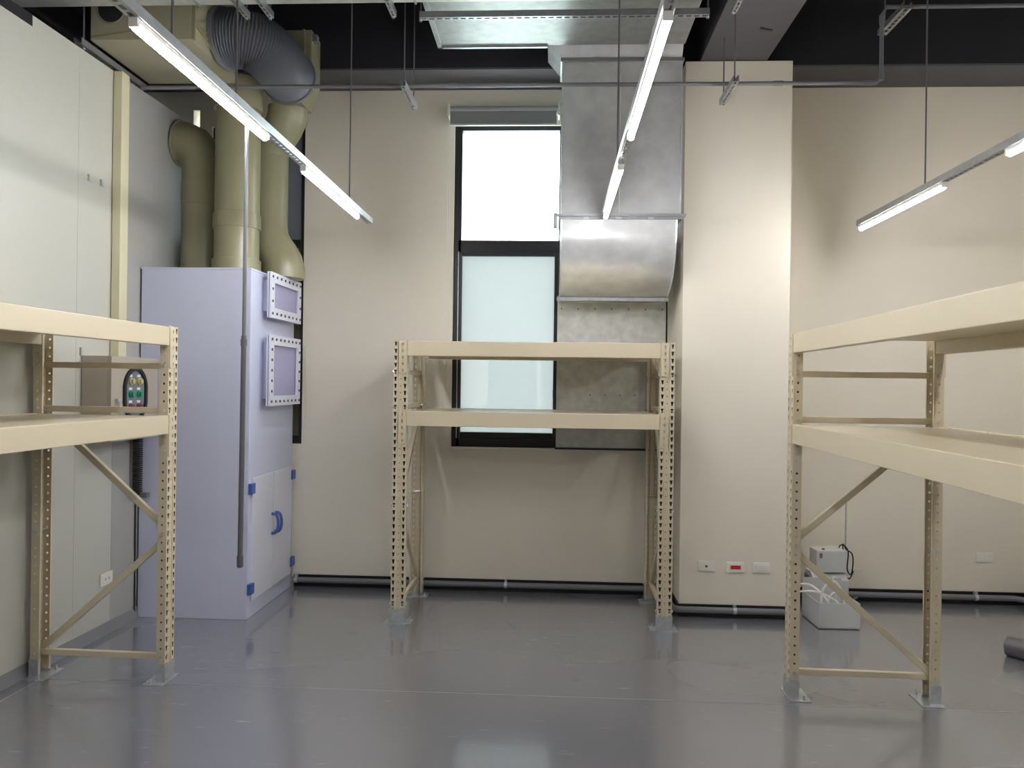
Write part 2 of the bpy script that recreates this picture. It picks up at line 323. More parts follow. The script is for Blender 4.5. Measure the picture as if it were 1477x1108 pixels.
# ---------------------------------------------------------------- pallet racks
def rack_build(L, label):
    """local frame: length along x centred, front face at y=0, rear at y=.80"""
    t = thing('pallet_rack', label, 'rack')
    W, D, DEP, HT = 0.10, 0.052, 0.795, 2.0
    tear = (0.36, 0.64, 0.14, 0.86, 0.16, 0.76)
    sq = (0.38, 0.62, 0.38, 0.62, 0.4, 0.56)
    pts = [(-W/2+0.012, D), (-W/2, D), (-W/2, 0.002), (-W/2+0.002, 0), (-W/2+0.030, 0), (-W/2+0.034, 0.007), (W/2-0.034, 0.007), (W/2-0.030, 0), (W/2-0.002, 0), (W/2, 0.002), (W/2, D), (W/2-0.012, D)]
    side = (0.40, 0.62, 0.40, 0.62, 0.36, 0.58); holes = {1: side, 3: tear, 5: (0.40, 0.60, 0.40, 0.60, 0.42, 0.56), 7: tear, 9: (0.38, 0.60, 0.38, 0.60, 0.36, 0.58)}
    up0 = obj('upright', MB().perforated(pts+pts[:1], 0.02, 0.0495, 40, holes), RACK, t, solid=0.0022)  # back closed on front posts only, added to keep light out of the slots
    up0.data.materials.append(SLOT_SHADE); md_ = up0.modifiers[0]; md_.offset = -1; md_.material_offset = 1  # inner faces coloured dark as painted shade behind the slots
    open_mesh = MB().perforated(pts, 0.02, 0.0495, 40, holes).mesh('upright_open', 0.00005); open_mesh.materials.append(RACK)
    foot = MB()
    foot.box(-W/2-0.003, W/2+0.003, -0.0045, -0.0015, 0.006, 0.105)
    foot.box(-W/2-0.0045, -W/2-0.0015, -0.0045, D, 0.006, 0.105).box(W/2+0.0015, W/2+0.0045, -0.0045, D, 0.006, 0.105)
    f0 = obj('foot', foot, STEEL, up0, label='galvanised shoe')
    # plate may carry two anchor bolts
    pl = obj('base_plate', MB().box(-W/2-0.045, W/2+0.045, -0.008, D+0.055, 0, 0.006), STEEL, up0, bevel=0.001, label='galvanised plate on the floor')
    bl = MB()
    for sx_ in (-1, 1):
        bl.tube([(sx_*(W/2+0.026), D+0.02, 0.006), (sx_*(W/2+0.026), D+0.02, 0.014)], 0.009, 6)
        bl.tube([(sx_*(W/2+0.026), D+0.02, 0.014), (sx_*(W/2+0.026), D+0.02, 0.030)], 0.005, 8)
        bl.tube([(sx_*0.03, -0.0045, 0.085), (sx_*0.03, -0.009, 0.085)], 0.006, 6)
    obj('bolt', bl, STEEL, up0)
    xs = (-L/2+W/2, L/2-W/2)
    up0.location = (xs[0], 0, 0)
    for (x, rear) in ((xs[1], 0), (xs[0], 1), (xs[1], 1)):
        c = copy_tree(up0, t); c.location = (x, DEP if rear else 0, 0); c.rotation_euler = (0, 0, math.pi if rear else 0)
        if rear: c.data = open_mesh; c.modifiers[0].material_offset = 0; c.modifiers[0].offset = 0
    # braces
    y0, y1 = 0.03, DEP-0.03
    for x in xs:
        for (za, zb) in ((0.135, 0.135), (1.525, 1.525), (1.775, 1.775)):
            obj('brace', MB().bar((x, y0, za), (x, y1, zb), 0.03, 0.034), RACK, t, bevel=0.003)
        for (ya, za, yb, zb) in ((y1, 0.15, y0, 0.80), (y0, 0.86, y1, 1.50)):
            obj('brace', MB().bar((x+0.006, ya, za), (x+0.006, yb, zb), 0.03, 0.036, (0, -1, 0.3)), RACK, t, bevel=0.003)
        k = MB()
        for y in (y0-0.003, y1+0.003):
            for z in (0.135, 0.83, 1.525, 1.775):
                k.tube([(x-0.055, y, z), (x+0.055, y, z)], 0.0055, 6); k.tube([(x-0.06, y, z), (x-0.051, y, z)], 0.009, 6); k.tube([(x+0.051, y, z), (x+0.06, y, z)], 0.009, 6)
        obj('brace_bolt', k, STEEL, t)
    # beams with end connectors
    bl_ = L-2*W+0.006
    prof = [(0, 0), (0, 0.105), (0.028, 0.105), (0.028, 0.087), (0.048, 0.087), (0.048, 0)]
    bm_ = MB().prism(prof, 'x', -bl_/2, bl_/2)
    b0 = obj('beam', bm_, RACK, t, bevel=0.003)
    con = MB()
    cp = [(0.0, 0.05), (0.0, 0.0), (-0.056, 0.0)]      # side wing + face plate
    con.perforated([(0.0, 0.0), (-0.056, 0.0)], 0.0, 0.046, 5, {0: (0.50, 0.66, 0.36, 0.72, 0.24, 0.66)})
    c0 = obj('end_connector', con, RACK, b0, solid=0.004)
    g = MB().prism([(-0.002, 0.0), (0.052, 0.0), (0.052, 0.03), (0.03, 0.125), (0.03, 0.23), (-0.002, 0.23)], 'x', -0.002, 0.002)
    gg = MB(); gg.add([(a, b, c) for a, b, c in g.v], g.f)
    g0 = obj('connector_wing', gg, RACK, b0)
    kb = MB()
    for z in (0.03, 0.075): kb.tube([(0.002, 0.025, z), (0.008, 0.025, z)], 0.006, 8)
    s0 = obj('connector_bolt', kb, STEEL, b0)
    for o_, mir in ((c0, 0), (g0, 0), (s0, 0)):
        o_.location = (-bl_/2+0.001, -0.004, 0.105-0.23)
        if o_ is g0: o_.location.x = -bl_/2+0.0; o_.location.y = -0.004
        c = copy_tree(o_, b0); c.scale = (-1, 1, 1); c.location.x = -o_.location.x
    b0.location = (0, -0.001, 1.395)
    for (lvl, rear) in ((1.395, 1), (1.89, 0), (1.89, 1)):
        c = copy_tree(b0, t); c.location = (0, DEP+0.001 if rear else -0.001, lvl)
        if rear: c.rotation_euler = (0, 0, math.pi)
    for lvl in (1.395, 1.89):
        dk = obj('deck_panel', MB().box(-bl_/2+0.002, bl_/2-0.002, 0.028, DEP-0.028, lvl+0.0875, lvl+0.101)
                 .box(-bl_/2+0.01, bl_/2-0.01, 0.05, DEP-0.05, lvl+0.07, lvl+0.0875), RACK, t, bevel=0.0015)
        n_ = 7
        k = MB()
        for i in range(n_):
            for y in (0.038, DEP-0.038):
                x = -bl_/2+0.15+i*(bl_-0.3)/(n_-1)
                k.tube([(x, y, lvl+0.101), (x, y, lvl+0.1025)], 0.005, 6)
        obj('screw', k, DKPIPE, dk)
    return t
rc = rack_build(1.965, 'cream steel pallet rack standing in front of the window, facing the camera')
rc.location = (-0.142, 5.47, 0); 
rl = rack_build(2.75, 'cream steel pallet rack standing against the left partition wall')
a = R(90-1.37); rl.rotation_euler = (0, 0, a)
# front face (local y=0) passes through X=-2.155 at Y=4.28 (far end)
def place(o, ang, far, L, sgn):
    d = Vector((math.cos(ang), math.sin(ang), 0)); o.rotation_euler = (0, 0, ang)
    o.location = Vector(far) - d*(L/2)*sgn
place(rl, R(90-1.37), (-2.145, 4.375, 0), 2.75, 1)
rr = rack_build(2.75, 'cream steel pallet rack on the right, in front of the white instrument cases')
place(rr, R(-90-1.37), (1.312, 4.455, 0), 2.75, -1)

# ---------------------------------------------------------------- light strips
def slot_channel(L, w=0.041, h=0.038, pitch=0.05, along='y', slots='bottom'):
    """C channel along +z then rotated to y; slotted face at the bottom"""
    pts = [(-w/2+0.008, h), (-w/2, h), (-w/2, 0), (w/2, 0), (w/2, h), (w/2-0.008, h)]
    n = max(1, int(round(L/pitch)))
    k = MB().perforated(pts, 0, L/n, n, {2: (0.30, 0.70, 0.30, 0.70, 0.18, 0.82)})
    sl = slots == 'bottom'
    out = []
    for x, y, z in k.v:
        if not sl: y = h-y
        out.append((x, z, y) if along == 'y' else (z, x, y))
    k.v = out
    return k
def light_strip(x, yend, tubes, rods, label, z=2.885):
    t = thing('light_strip', label, 'light', (x, yend, z))
    L = yend+3.2
    ch = slot_channel(L); ch.v = [(a, b-L, c) for a, b, c in ch.v]
    obj('channel', ch, STRUT, t, solid=0.002)
    for (a, b) in tubes:
        h = obj('batten', MB().box(-0.014, 0.014, a-yend, b-yend, -0.018, -0.002).box(-0.016, 0.016, a-yend-0.012, a-yend+0.004, -0.034, -0.002).box(-0.016, 0.016, b-yend-0.004, b-yend+0.012, -0.034, -0.002), WHITE, t, bevel=0.001)
        obj('led_tube', MB().tube([(0, a-yend+0.006, -0.03), (0, b-yend-0.006, -0.03)], 0.0135, 12), LED, h, smooth=True)
    for (y, ztop) in rods:
        rd = obj('hanger_rod', MB().tube([(0, y-yend, 0.0), (0, y-yend, ztop-z)], 0.005, 8), DKPIPE, t, smooth=True)
        obj('nut', MB().tube([(0, y-yend, 0.036), (0, y-yend, 0.046)], 0.010, 6).tube([(0, y-yend, 0.002), (0, y-yend, 0.012)], 0.010, 6), STEEL, rd)
def tb(first, n=4, pitch=1.73, ln=1.2): return [(first-ln-i*pitch, first-i*pitch) for i in range(n)]
light_strip(-1.385, 5.80, [(4.24, 5.42), (2.50, 3.67)]+tb(1.93, 1), ((5.21, CEIL), (3.32, CEIL), (2.75, CEIL), (0.8, CEIL), (-1.5, CEIL)), 'slotted steel strip with bright tubes hanging over the left side')
light_strip(0.347, 5.45, [(4.22, 5.42), (2.50, 3.68)]+tb(1.95, 1), ((4.455, CEIL), (2.4, CEIL), (0.8, CEIL), (-1.5, CEIL)), 'slotted steel strip with bright tubes hanging in front of the metal duct')
light_strip(2.212, 5.83, [(4.59, 5.80), (2.78, 3.95)]+tb(2.2, 1), ((4.82, CEIL), (2.9, CEIL), (0.8, CEIL), (-1.5, CEIL)), 'slotted steel strip with bright tubes hanging over the right bay')

# ---------------------------------------------------------------- galvanised ducts
dt = thing('air_duct', 'galvanised rectangular air duct dropping from the ceiling into the window', 'duct', (0, 0, 0))
X0, X1 = 0.040, 0.885
YF, YK = 5.62, 5.99
# drop, upper section
obj('duct_section', MB().box(X0, X1, YF, YK, 2.905, 4.02), GALV, dt, bevel=0.004)
# elbow: rounded outer side curving into the wall
n = 22; k = MB(); Rr = 0.62
arc = [(YF, 2.885)]
for i in range(n+1):
    a = (math.pi/2)*i/n*0.88
    arc.append((YF+0.02+0.60*(1-math.cos(a)), 2.80-0.44*math.sin(a)))
arc += [(6.415, arc[-1][1]), (6.415, 2.885)]
obj('duct_elbow', MB().prism(arc, 'x', X0, X1-0.02), GALV, dt, smooth=True, label='curved galvanised elbow turning into the wall')
FL = STRUT
def flange(z, x0, x1, y0, y1, nm='flange'):
    return obj(nm, MB().box(x0-0.016, x1+0.016, y0-0.016, y1, z-0.012, z+0.012), FL, dt, bevel=0.002)
flange(2.895, X0, X1, YF, YK)
fl = flange(4.02, X0, X1, YF, YK)
k = MB()
for x in (0.22, 0.45, 0.68): k.box(x-0.02, x+0.02, YF-0.022, YF-0.014, 2.883, 2.907)
obj('clip', k, STEEL, dt)
obj('flange', MB().box(X0-0.02, X1-0.01, 6.06, 6.10, 2.35, 2.378), FL, dt, bevel=0.002)
k = MB()
for x in (X0, X1): obj('corner_seam', MB().tube([(x, YF-0.003, 2.91), (x, YF-0.003, 4.01)], 0.006, 8), STEEL, dt, smooth=True)
for x in (X0+0.002, X1-0.022): obj('corner_seam', MB().tube([(x, y-0.002, z) for y, z in arc[:-2]], 0.006, 6), STEEL, dt, smooth=True)
obj('joint_seam', MB().box(0.452, 0.458, YF-0.004, YF, 2.91, 4.0), GALVR, dt)
# strap hanger around the joint
obj('strap', MB().box(X0-0.04, X1+0.035, YF-0.045, YF-0.018, 2.898, 2.916), STRUT, dt)
obj('strap_end', MB().box(X0-0.052, X0-0.026, YF-0.05, YF+0.02, 2.82, 2.92), STRUT, dt, bevel=0.002)
# flared neck and horizontal branch
obj('duct_neck', MB().hexa([(X0, YF, 4.03), (X1, YF, 4.03), (X1, YK, 4.03), (X0, YK, 4.03)], [(-0.07, 5.50, 4.16), (X1, 5.50, 4.16), (X1, YK, 4.16), (-0.07, YK, 4.16)]), GALV, dt)
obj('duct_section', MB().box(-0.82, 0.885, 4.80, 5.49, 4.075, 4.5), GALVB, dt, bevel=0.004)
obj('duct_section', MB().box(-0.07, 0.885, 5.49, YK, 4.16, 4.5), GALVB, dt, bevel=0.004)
k = MB()
k.box(-0.84, -0.81, 4.80, 5.50, 4.06, 4.085); k.box(-0.84, -0.07, 5.48, 5.50, 4.06, 4.085)
obj('flange', k, FL, dt)
# wall panel of the duct inside the window opening
wp = obj('duct_panel', MB().box(0.028, 0.90, 6.36, 6.40, 1.19, 2.42), GALVR, dt, bevel=0.003, label='flat galvanised sheet closing half of the window')
obj('fold_seam', MB().box(0.03, 0.898, 6.352, 6.36, 1.60, 1.612).box(0.03, 0.898, 6.354, 6.36, 2.285, 2.292).box(0.045, 0.055, 6.354, 6.36, 1.19, 2.352), GALVR, wp)
k = MB()
for i in range(7): k.tube([(0.06+i*0.135, 6.36, 2.315), (0.06+i*0.135, 6.354, 2.315)], 0.006, 6)
for i in range(4): k.tube([(0.3+i*0.12, 6.36, 1.62), (0.3+i*0.12, 6.353, 1.62)], 0.005, 6)
obj('screw', k, RUB, wp)
k = MB().box(0.02, 0.91, 6.352, 6.42, 1.176, 1.19)
obj('sealant', k, RUB, wp)

t = thing('cross_duct', 'wide galvanised duct crossing overhead along the top edge', 'duct')
for a, b in ((-3.6, -2.2), (-2.2, -0.86), (-0.86, 0.2), (0.2, 1.02)):
    obj('duct_section', MB().box(a+0.002, b-0.002, 4.52, 4.70, 4.0, 4.5), GALVR, t, bevel=0.003)
for x in (-2.2, -0.86, 0.2):
    obj('flange', MB().box(x-0.006, x+0.006, 4.51, 4.71, 3.992, 4.5), FL, t)
def strut_piece(p, L, along, label, rods=(), ztop=CEIL, w=0.041, slots='bottom'):
    t = thing('support_strut', label, 'bracket', p)
    obj('channel', slot_channel(L, w=w, along=along, slots=slots), STRUT, t, solid=0.002)
    for s in rods:
        q = (0, s, 0) if along == 'y' else (s, 0, 0)
        rd = obj('hanger_rod', MB().tube([(q[0], q[1], -0.02), (q[0], q[1], ztop-p[2])], 0.005, 8), DKPIPE, t, smooth=True)
        obj('nut', MB().tube([(q[0], q[1], -0.014), (q[0], q[1], -0.004)], 0.010, 6), STEEL, rd)
    return t
strut_piece((-0.865, 4.88, 3.985), 1.795, 'x', 'long slotted strut carrying the metal duct at the top centre', rods=(0.006, 1.787))
strut_piece((-1.02, 5.14, 3.665), 0.45, 'y', 'short slotted strut on two rods left of the window', rods=(0.05, 0.40), w=0.036)
strut_piece((1.15, 5.10, 3.665), 0.43, 'y', 'short slotted strut on two rods before the column', rods=(0.05, 0.38), ztop=4.115, w=0.036)
strut_piece((2.29, 5.27, 4.20), 0.40, 'y', 'short slotted strut at the raised conduit, top right', rods=(0.05, 0.35), w=0.06)
for x, lab in ((-1.93, 'strut end under the cross duct beside the grey hose'), (-1.78, 'second strut end right of the hose under the cross duct'), (-1.01, 'strut end under the cross duct left of the metal duct'), (1.06, 'strut end at the right end of the cross duct')):
    strut_piece((x, 4.45, 3.955), 0.34, 'y', lab, rods=(0.32,), w=0.030)
strut_piece((-2.99, 4.74, 3.79), 0.78, 'y', 'slotted strut lying along the top of the left partition', rods=(0.06,), w=0.05)

# ---------------------------------------------------------------- conduits
t = thing('conduit', 'grey conduit running across the room above the racks', 'pipe')
zc, yc = 3.725, 5.30
obj('pipe_run', MB().tube([(-2.88, yc, zc), (2.11, yc, zc), (2.14, yc, zc+0.03), (2.14, yc, 4.17), (2.17, yc, 4.225), (3.74, yc, 4.225)], 0.0135, 12), GREYPIPE, t, smooth=True)
for a_, b_ in (((-0.74, yc, zc), (-0.68, yc, zc)), ((1.44, yc, zc), (1.50, yc, zc)), ((2.02, yc, zc), (2.08, yc, zc)), ((2.14, yc, 3.74), (2.14, yc, 3.80)), ((2.14, yc, 4.11), (2.14, yc, 4.17))):
    obj('coupling', MB().tube([a_, b_], 0.017, 12), GREYPIPE, t, smooth=True)
t = thing('drop_conduit', 'thin grey conduit hanging from the left light strip, seen before the lavender cabinet', 'pipe', (-1.385, 3.44, 0))
obj('upper_pipe', MB().tube([(0, 0, 1.87), (0, 0, 2.882)], 0.0085, 12), GREYPIPE, t, smooth=True)
obj('lower_pipe', MB().tube([(-0.004, 0, 0.90), (0, 0, 1.90)], 0.0115, 12), DKPIPE, t, smooth=True)
obj('end_cap', MB().tube([(-0.004, 0, 0.862), (-0.004, 0, 0.868), (-0.004, 0, 0.915)], [0.010, 0.0145, 0.0145], 12), DKPIPE, t, smooth=True)
obj('coupling', MB().tube([(0, 0, 1.855), (0, 0, 1.885)], 0.014, 12), DKPIPE, t, smooth=True)

def floor_pipe(name, pts, label, clips):
    t = thing(name, label, 'pipe')
    obj('pipe_run', MB().tube(pts, 0.0225, 14), GREYPIPE, t, smooth=True)
    for p, nrm in clips:
        p = Vector(p); k = MB().tube([p-Vector(nrm)*0.012+Vector((0, 0, 0)), p+Vector(nrm)*0.012], 0.025, 14)
        k.box(p.x-0.008, p.x+0.008, p.y-0.01, p.y+0.045, p.z+0.022, p.z+0.045)
        obj('clamp', k, STEEL, t, smooth=True)
zp = 0.060
floor_pipe('floor_pipe', [(-2.13, 6.375, zp), (0.86, 6.375, zp), (0.895, 6.34, zp), (0.905, 5.86, zp), (0.94, 5.815, zp), (1.755, 5.815, zp), (1.785, 5.85, zp), (1.785, 6.34, zp), (1.82, 6.375, zp), (3.66, 6.375, zp), (3.715, 6.32, zp), (3.715, -3.9, zp)],
           'grey plastic pipe running along the skirting round the column', [((-0.365, 6.375, zp), (1, 0, 0)), ((-1.1, 6.375, zp), (1, 0, 0)), ((1.35, 5.815, zp), (1, 0, 0)), ((3.36, 6.375, zp), (1, 0, 0)), ((-2.1, 6.375, zp), (1, 0, 0))])

# ---------------------------------------------------------------- lavender cabinet
cb = thing('fume_cabinet', 'tall lavender plastic cabinet with bolted windows and blue hinges, left of the window', 'cabinet', (-2.55, 5.9, 0))
ox, oy = 2.55, -5.9
def L_(x0, x1, y0, y1, z0, z1): return (x0+ox, x1+ox, y0+oy, y1+oy, z0, z1)
obj('body', MB().box(*L_(-2.945, -2.147, 5.45, 6.38, 0.0, 2.495)), LAV, cb, bevel=0.004)
obj('top_panel', MB().box(*L_(-2.95, -2.143, 5.446, 6.384, 2.485, 2.50)), LAV, cb, bevel=0.002)
for i, (a, b) in enumerate(((5.50, 5.918), (5.924, 6.34))):
    d = obj('door', MB().box(*L_(-2.147, -2.134, a, b, 0.12, 1.0)), LAVW, cb, bevel=0.002)
    hy = 5.885 if i == 0 else 5.957
    hx = -2.134+ox; hh = []
    for j in range(13):
        u = j/12; ang = math.pi*u
        hh.append((hx+0.052*math.sin(ang)**0.5 if 0 < j < 12 else hx, hy+oy, 0.61+0.075*math.cos(ang)))
    obj('handle', MB().tube(hh, 0.0115, 8), BLUE, d, smooth=True, label='blue D-shaped handle')
    for z in (0.215, 0.93):
        y = 5.478 if i == 0 else 6.352
        obj('hinge', MB().box(*L_(-2.147, -2.118, y-0.035, y+0.035, z-0.038, z+0.038)), BLUE, d, bevel=0.004, label='blue plastic hinge')
def bolted_window(z0, z1, ncol, nrow):
    y0, y1, xf = 5.62, 6.30, -2.075
    p = obj('bolted_window', MB().box(*L_(-2.147, -2.093, y0+0.07, y1-0.07, z0+0.05, z1-0.05)), LAV, cb, bevel=0.002, label='lavender box spigot carrying a bolted window')
    def ring(x0, x1, m_, e=0.105, g=0.0, nm='flange'):
        k = MB()
        k.box(*L_(x0, x1, y0+g, y1-g, z0+g, z0+e)).box(*L_(x0, x1, y0+g, y1-g, z1-e, z1-g))
        k.box(*L_(x0, x1, y0+g, y0+e, z0+e, z1-e)).box(*L_(x0, x1, y1-e, y1-g, z0+e, z1-e))
        return obj(nm, k, m_, p)
    e = 0.075
    ring(-2.093, -2.083, LAVW, e, nm='flange'); ring(-2.083, -2.077, RUB, e, 0.004, 'gasket'); ring(-2.077, -2.063, LAVW, e, 0, 'flange')
    obj('pane', MB().box(*L_(-2.082, -2.078, y0+0.06, y1-0.06, z0+0.06, z1-0.06)), ACRYL, p)
    k = MB()
    def bolt(y, z): k.tube([(-2.063+ox, y+oy, z), (-2.056+ox, y+oy, z)], 0.011, 6); k.tube([(-2.10+ox, y+oy, z), (-2.093+ox, y+oy, z)], 0.010, 6)
    for i in range(ncol):
        y = y0+0.03+(y1-y0-0.06)*i/(ncol-1)
        bolt(y, z0+0.032); bolt(y, z1-0.032)
    for i in range(1, nrow-1):
        z = z0+0.032+(z1-z0-0.064)*i/(nrow-1); bolt(y0+0.03, z); bolt(y1-0.03, z)
    obj('bolt', k, DKPIPE, p)
bolted_window(2.165, 2.50, 8, 4)
bolted_window(1.515, 2.04, 8, 7)

# ---------------------------------------------------------------- khaki pipework over the cabinet
def pipe_thing(name, pts, rad, collars, label, extra=()):
    t = thing(name, label, 'pipe')
    obj('pipe_body', MB().tube(pts, rad, 32), KHAKI, t, smooth=True)
    for (p, q, r) in collars: obj('collar', MB().tube([p, q], r, 32), KHAKI, t, smooth=True, bevel=0.003)
    return t
def arcpts(c, r, a0, a1, n, f): return [f(c[0]+r*math.cos(a0+(a1-a0)*i/n), c[1]+r*math.sin(a0+(a1-a0)*i/n)) for i in range(n+1)]
cx, cy = -2.382, 5.76
pipe_thing('vent_pipe', [(cx, cy, 2.50), (cx, cy, 3.93)], 0.162, [((cx, cy, 2.50), (cx, cy, 2.60), 0.176), ((cx, cy, 2.83), (cx, cy, 2.94), 0.173), ((cx, cy, 3.72), (cx, cy, 3.94), 0.178)],
           'middle upright khaki plastic pipe, the widest on the lavender cabinet')
cx, cy = -2.74, 5.98
pts = [(cx, cy, 2.503), (cx, cy, 3.33), (cx-0.012, cy, 3.40), (cx-0.04, cy, 3.465), (cx-0.085, cy, 3.515), (cx-0.14, cy, 3.54), (cx-0.195, cy, 3.545)]
lp = pipe_thing('vent_pipe', pts, 0.165, [((cx, cy, 3.05), (cx, cy, 3.22), 0.170)], 'left khaki plastic pipe with an elbow turning into the partition')
e0, e1 = Vector(pts[-1]), Vector(pts[-1])-Vector(pts[-2]); e1.normalize()
obj('end_ring', MB().tube([e0-e1*0.012, e0+e1*0.001], 0.180, 32), KHAKI, lp, smooth=True, bevel=0.002)
pts = [(-2.25, 6.07, 3.52), (-2.25, 6.07, 2.92), (-2.243, 6.07, 2.84), (-2.22, 6.065, 2.77), (-2.18, 6.06, 2.70), (-2.145, 6.055, 2.63), (-2.125, 6.05, 2.56), (-2.125, 6.05, 2.503)]
rp = thing('vent_pipe', 'right khaki plastic pipe with a square hopper above and a swollen bend below', 'pipe')
obj('pipe_body', MB().tube(pts, [0.14, 0.14, 0.142, 0.148, 0.157, 0.165, 0.165, 0.16], 32), KHAKI, rp, smooth=True)
obj('hopper', MB().box(-2.195, -1.835, 5.77, 5.99, 3.955, 4.33), KHAKI, rp, bevel=0.006)
obj('hopper_cone', MB().hexa([(-2.15, 5.82, 3.80), (-1.92, 5.82, 3.80), (-1.92, 6.05, 3.80), (-2.15, 6.05, 3.80)], [(-2.195, 5.77, 3.955), (-1.835, 5.77, 3.955), (-1.835, 5.99, 3.955), (-2.195, 5.99, 3.955)]), KHAKI, rp, bevel=0.004)
obj('hopper_spigot', MB().tube([(-2.075, 5.96, 3.81), (-2.08, 5.965, 3.74), (-2.12, 5.99, 3.67), (-2.19, 6.03, 3.59), (-2.24, 6.06, 3.52), (-2.25, 6.07, 3.46)], [0.15, 0.15, 0.145, 0.142, 0.14, 0.14], 32), KHAKI, rp, smooth=True)
obj('hopper_rib', MB().box(-1.90, -1.885, 5.755, 5.77, 3.955, 4.33).box(-2.02, -1.99, 5.76, 5.77, 3.86, 3.955), KHAKI, rp)
obj('corner_bracket', MB().box(-1.835, -1.80, 5.78, 5.84, 4.25, 4.30), GREYPIPE, rp)
# plenum box on the partition
pb = thing('plenum_box', 'khaki plastic plenum box with a round dark port, top left above the partition', 'duct box', (0, 0, 0))
obj('body', MB().box(-2.965, -2.31, 4.83, 5.56, 3.85, 4.56), KHAKI2, pb, bevel=0.004)
cx, cz = -2.80, 4.0
px_, pz_ = -2.797, 4.0
obj('port', MB().tube([(-2.83, 4.822, 4.045), (-2.83, 4.835, 4.045)], 0.083, 32), DKHOLE, pb, smooth=True, label='round dark opening')
obj('port_ring', MB().tube([(-2.83+0.09*math.cos(a*math.pi/16), 4.826, 4.045+0.09*math.sin(a*math.pi/16)) for a in range(33)], 0.006, 6), KHAKI, pb, smooth=True)
obj('seam', MB().bar((-2.96, 4.827, 3.87), (-2.5, 4.827, 3.93), 0.006, 0.012), KHAKI, pb)
k = MB()
for (y, z) in ((4.9, 4.5), (5.05, 4.5), (5.35, 4.2), (5.5, 4.02), (5.5, 3.9), (5.25, 3.87)):
    k.bar((-2.305, 4.85, 3.97), (-2.305, y, z), 0.008, 0.012, (1, 0, 0))
obj('stiffening_rib', k, KHAKI, pb)
obj('edge_flange', MB().box(-2.31, -2.285, 4.83, 4.85, 3.85, 4.56), KHAKI, pb, bevel=0.002)
# flexible hose
hp = []
p0, p1, p2, p3 = Vector((-2.28, 5.24, 4.03)), Vector((-2.03, 5.20, 4.04)), Vector((-1.99, 5.36, 3.985)), Vector((-2.0, 5.765, 3.965))
NR = 46; SUB = 6
def bez(u): return p0*(1-u)**3+p1*3*u*(1-u)**2+p2*3*u*u*(1-u)+p3*u**3
pts = []; rd = []
for i in range(NR*SUB+1):
    u = i/(NR*SUB); pts.append(bez(u)); rd.append(0.188+0.008*math.cos(2*math.pi*i/SUB))
hs = thing('flexible_hose', 'fat grey ribbed hose bending between two khaki boxes, top left', 'hose')
obj('hose_wall', MB().tube(pts, rd, 36), HOSE, hs, smooth=True)
for s_, q in ((0, p0), (1, p3)):
    dr = (bez(0.03)-p0).normalized() if s_ == 0 else (p3-bez(0.97)).normalized()
    a_, b_ = (q, q+dr*0.03) if s_ == 0 else (q-dr*0.03, q)
    obj('clamp_band', MB().tube([a_, b_], 0.207, 36), GREYPIPE, hs, smooth=True)

# ---------------------------------------------------------------- electrical box on partition
eb = thing('control_box', 'grey-beige control box with an oval button window on the left partition', 'control box', (-2.78, 4.8, 0))
def E_(x0, x1, y0, y1, z0, z1): return (x0+2.78, x1+2.78, y0-4.8, y1-4.8, z0, z1)
obj('body', MB().box(*E_(-2.97, -2.80, 4.79, 5.37, 1.30, 1.845)), BOXG, eb, bevel=0.003)
dr = obj('door', MB().box(*E_(-2.80, -2.775, 4.79, 5.37, 1.30, 1.845)), BOXG, eb, bevel=0.003)
k = MB().box(*E_(-2.985, -2.965, 4.775, 4.79, 1.845, 1.895)); obj('mounting_tab', k, BOXG, eb)
cy_, cz_ = 5.065, 1.60
def oval(r, hh, n=12):
    return [(cy_-4.8+r*math.cos(a), cz_+(hh-r if math.sin(a) > 0 else -(hh-r))+r*math.sin(a)) for a in [2*math.pi*(i+0.5)/(2*n) for i in range(2*n)]]
ringm = MB(); o_, i_ = oval(0.145, 0.18), oval(0.120, 0.155); n2 = len(o_)
xa, xb = 0.005, 0.02
ringm.add([(xb, *p) for p in o_]+[(xb, *p) for p in i_]+[(xa, *p) for p in o_]+[(xa, *p) for p in i_],
          [(i, (i+1) % n2, n2+(i+1) % n2, n2+i) for i in range(n2)]+[(i, 2*n2+i, 2*n2+(i+1) % n2, (i+1) % n2) for i in range(n2)]+[(n2+i, n2+(i+1) % n2, 3*n2+(i+1) % n2, 3*n2+i) for i in range(n2)])
obj('window_gasket', ringm, RUB, dr, label='black rubber oval gasket')
obj('button_plate', MB().prism(i_, 'x', 0.0052, 0.007), BOARD, dr, label='grey inner plate')
for i, (mt, z, nm) in enumerate(((YEL, 1.685, 'pale lamp lens'), (GREEN, 1.60, 'green button'), (DRED, 1.515, 'dark red button'))):
    for y in (5.01, 5.11):
        obj('button', MB().tube([(0.007, y-4.8, z), (0.02, y-4.8, z)], 0.024, 16).tube([(0.02, y-4.8, z), (0.034, y-4.8, z)], 0.017, 16), mt, dr, label=nm, smooth=True)
        obj('tag_plate', MB().box(0.007, 0.009, y-4.8-0.02, y-4.8+0.02, z+0.028, z+0.044), WHITE, dr, label='small white tag')
obj('door_handle', MB().box(0.005, 0.03, 4.85-4.8-0.02, 4.85-4.8+0.02, 1.555, 1.575).tube([(0.026, 0.05, 1.575), (0.03, 0.06, 1.44)], 0.007, 8), STEEL, dr, bevel=0.002, label='chrome latch handle')
wd = thing('wiring_duct', 'dark slotted wiring trunk running down the partition below the control box', 'trunking', (-2.94, 5.395, 0))
obj('back_strip', MB().box(-0.018, 0.0, -0.045, 0.045, 0.88, 1.44), GREYPIPE, wd)
fg = MB()
for i in range(36): fg.box(0.0, 0.028, -0.042, 0.042, 0.885+i*0.0152, 0.885+i*0.0152+0.008)
setp(obj('finger_row', fg, RUB, wd), kind='stuff')
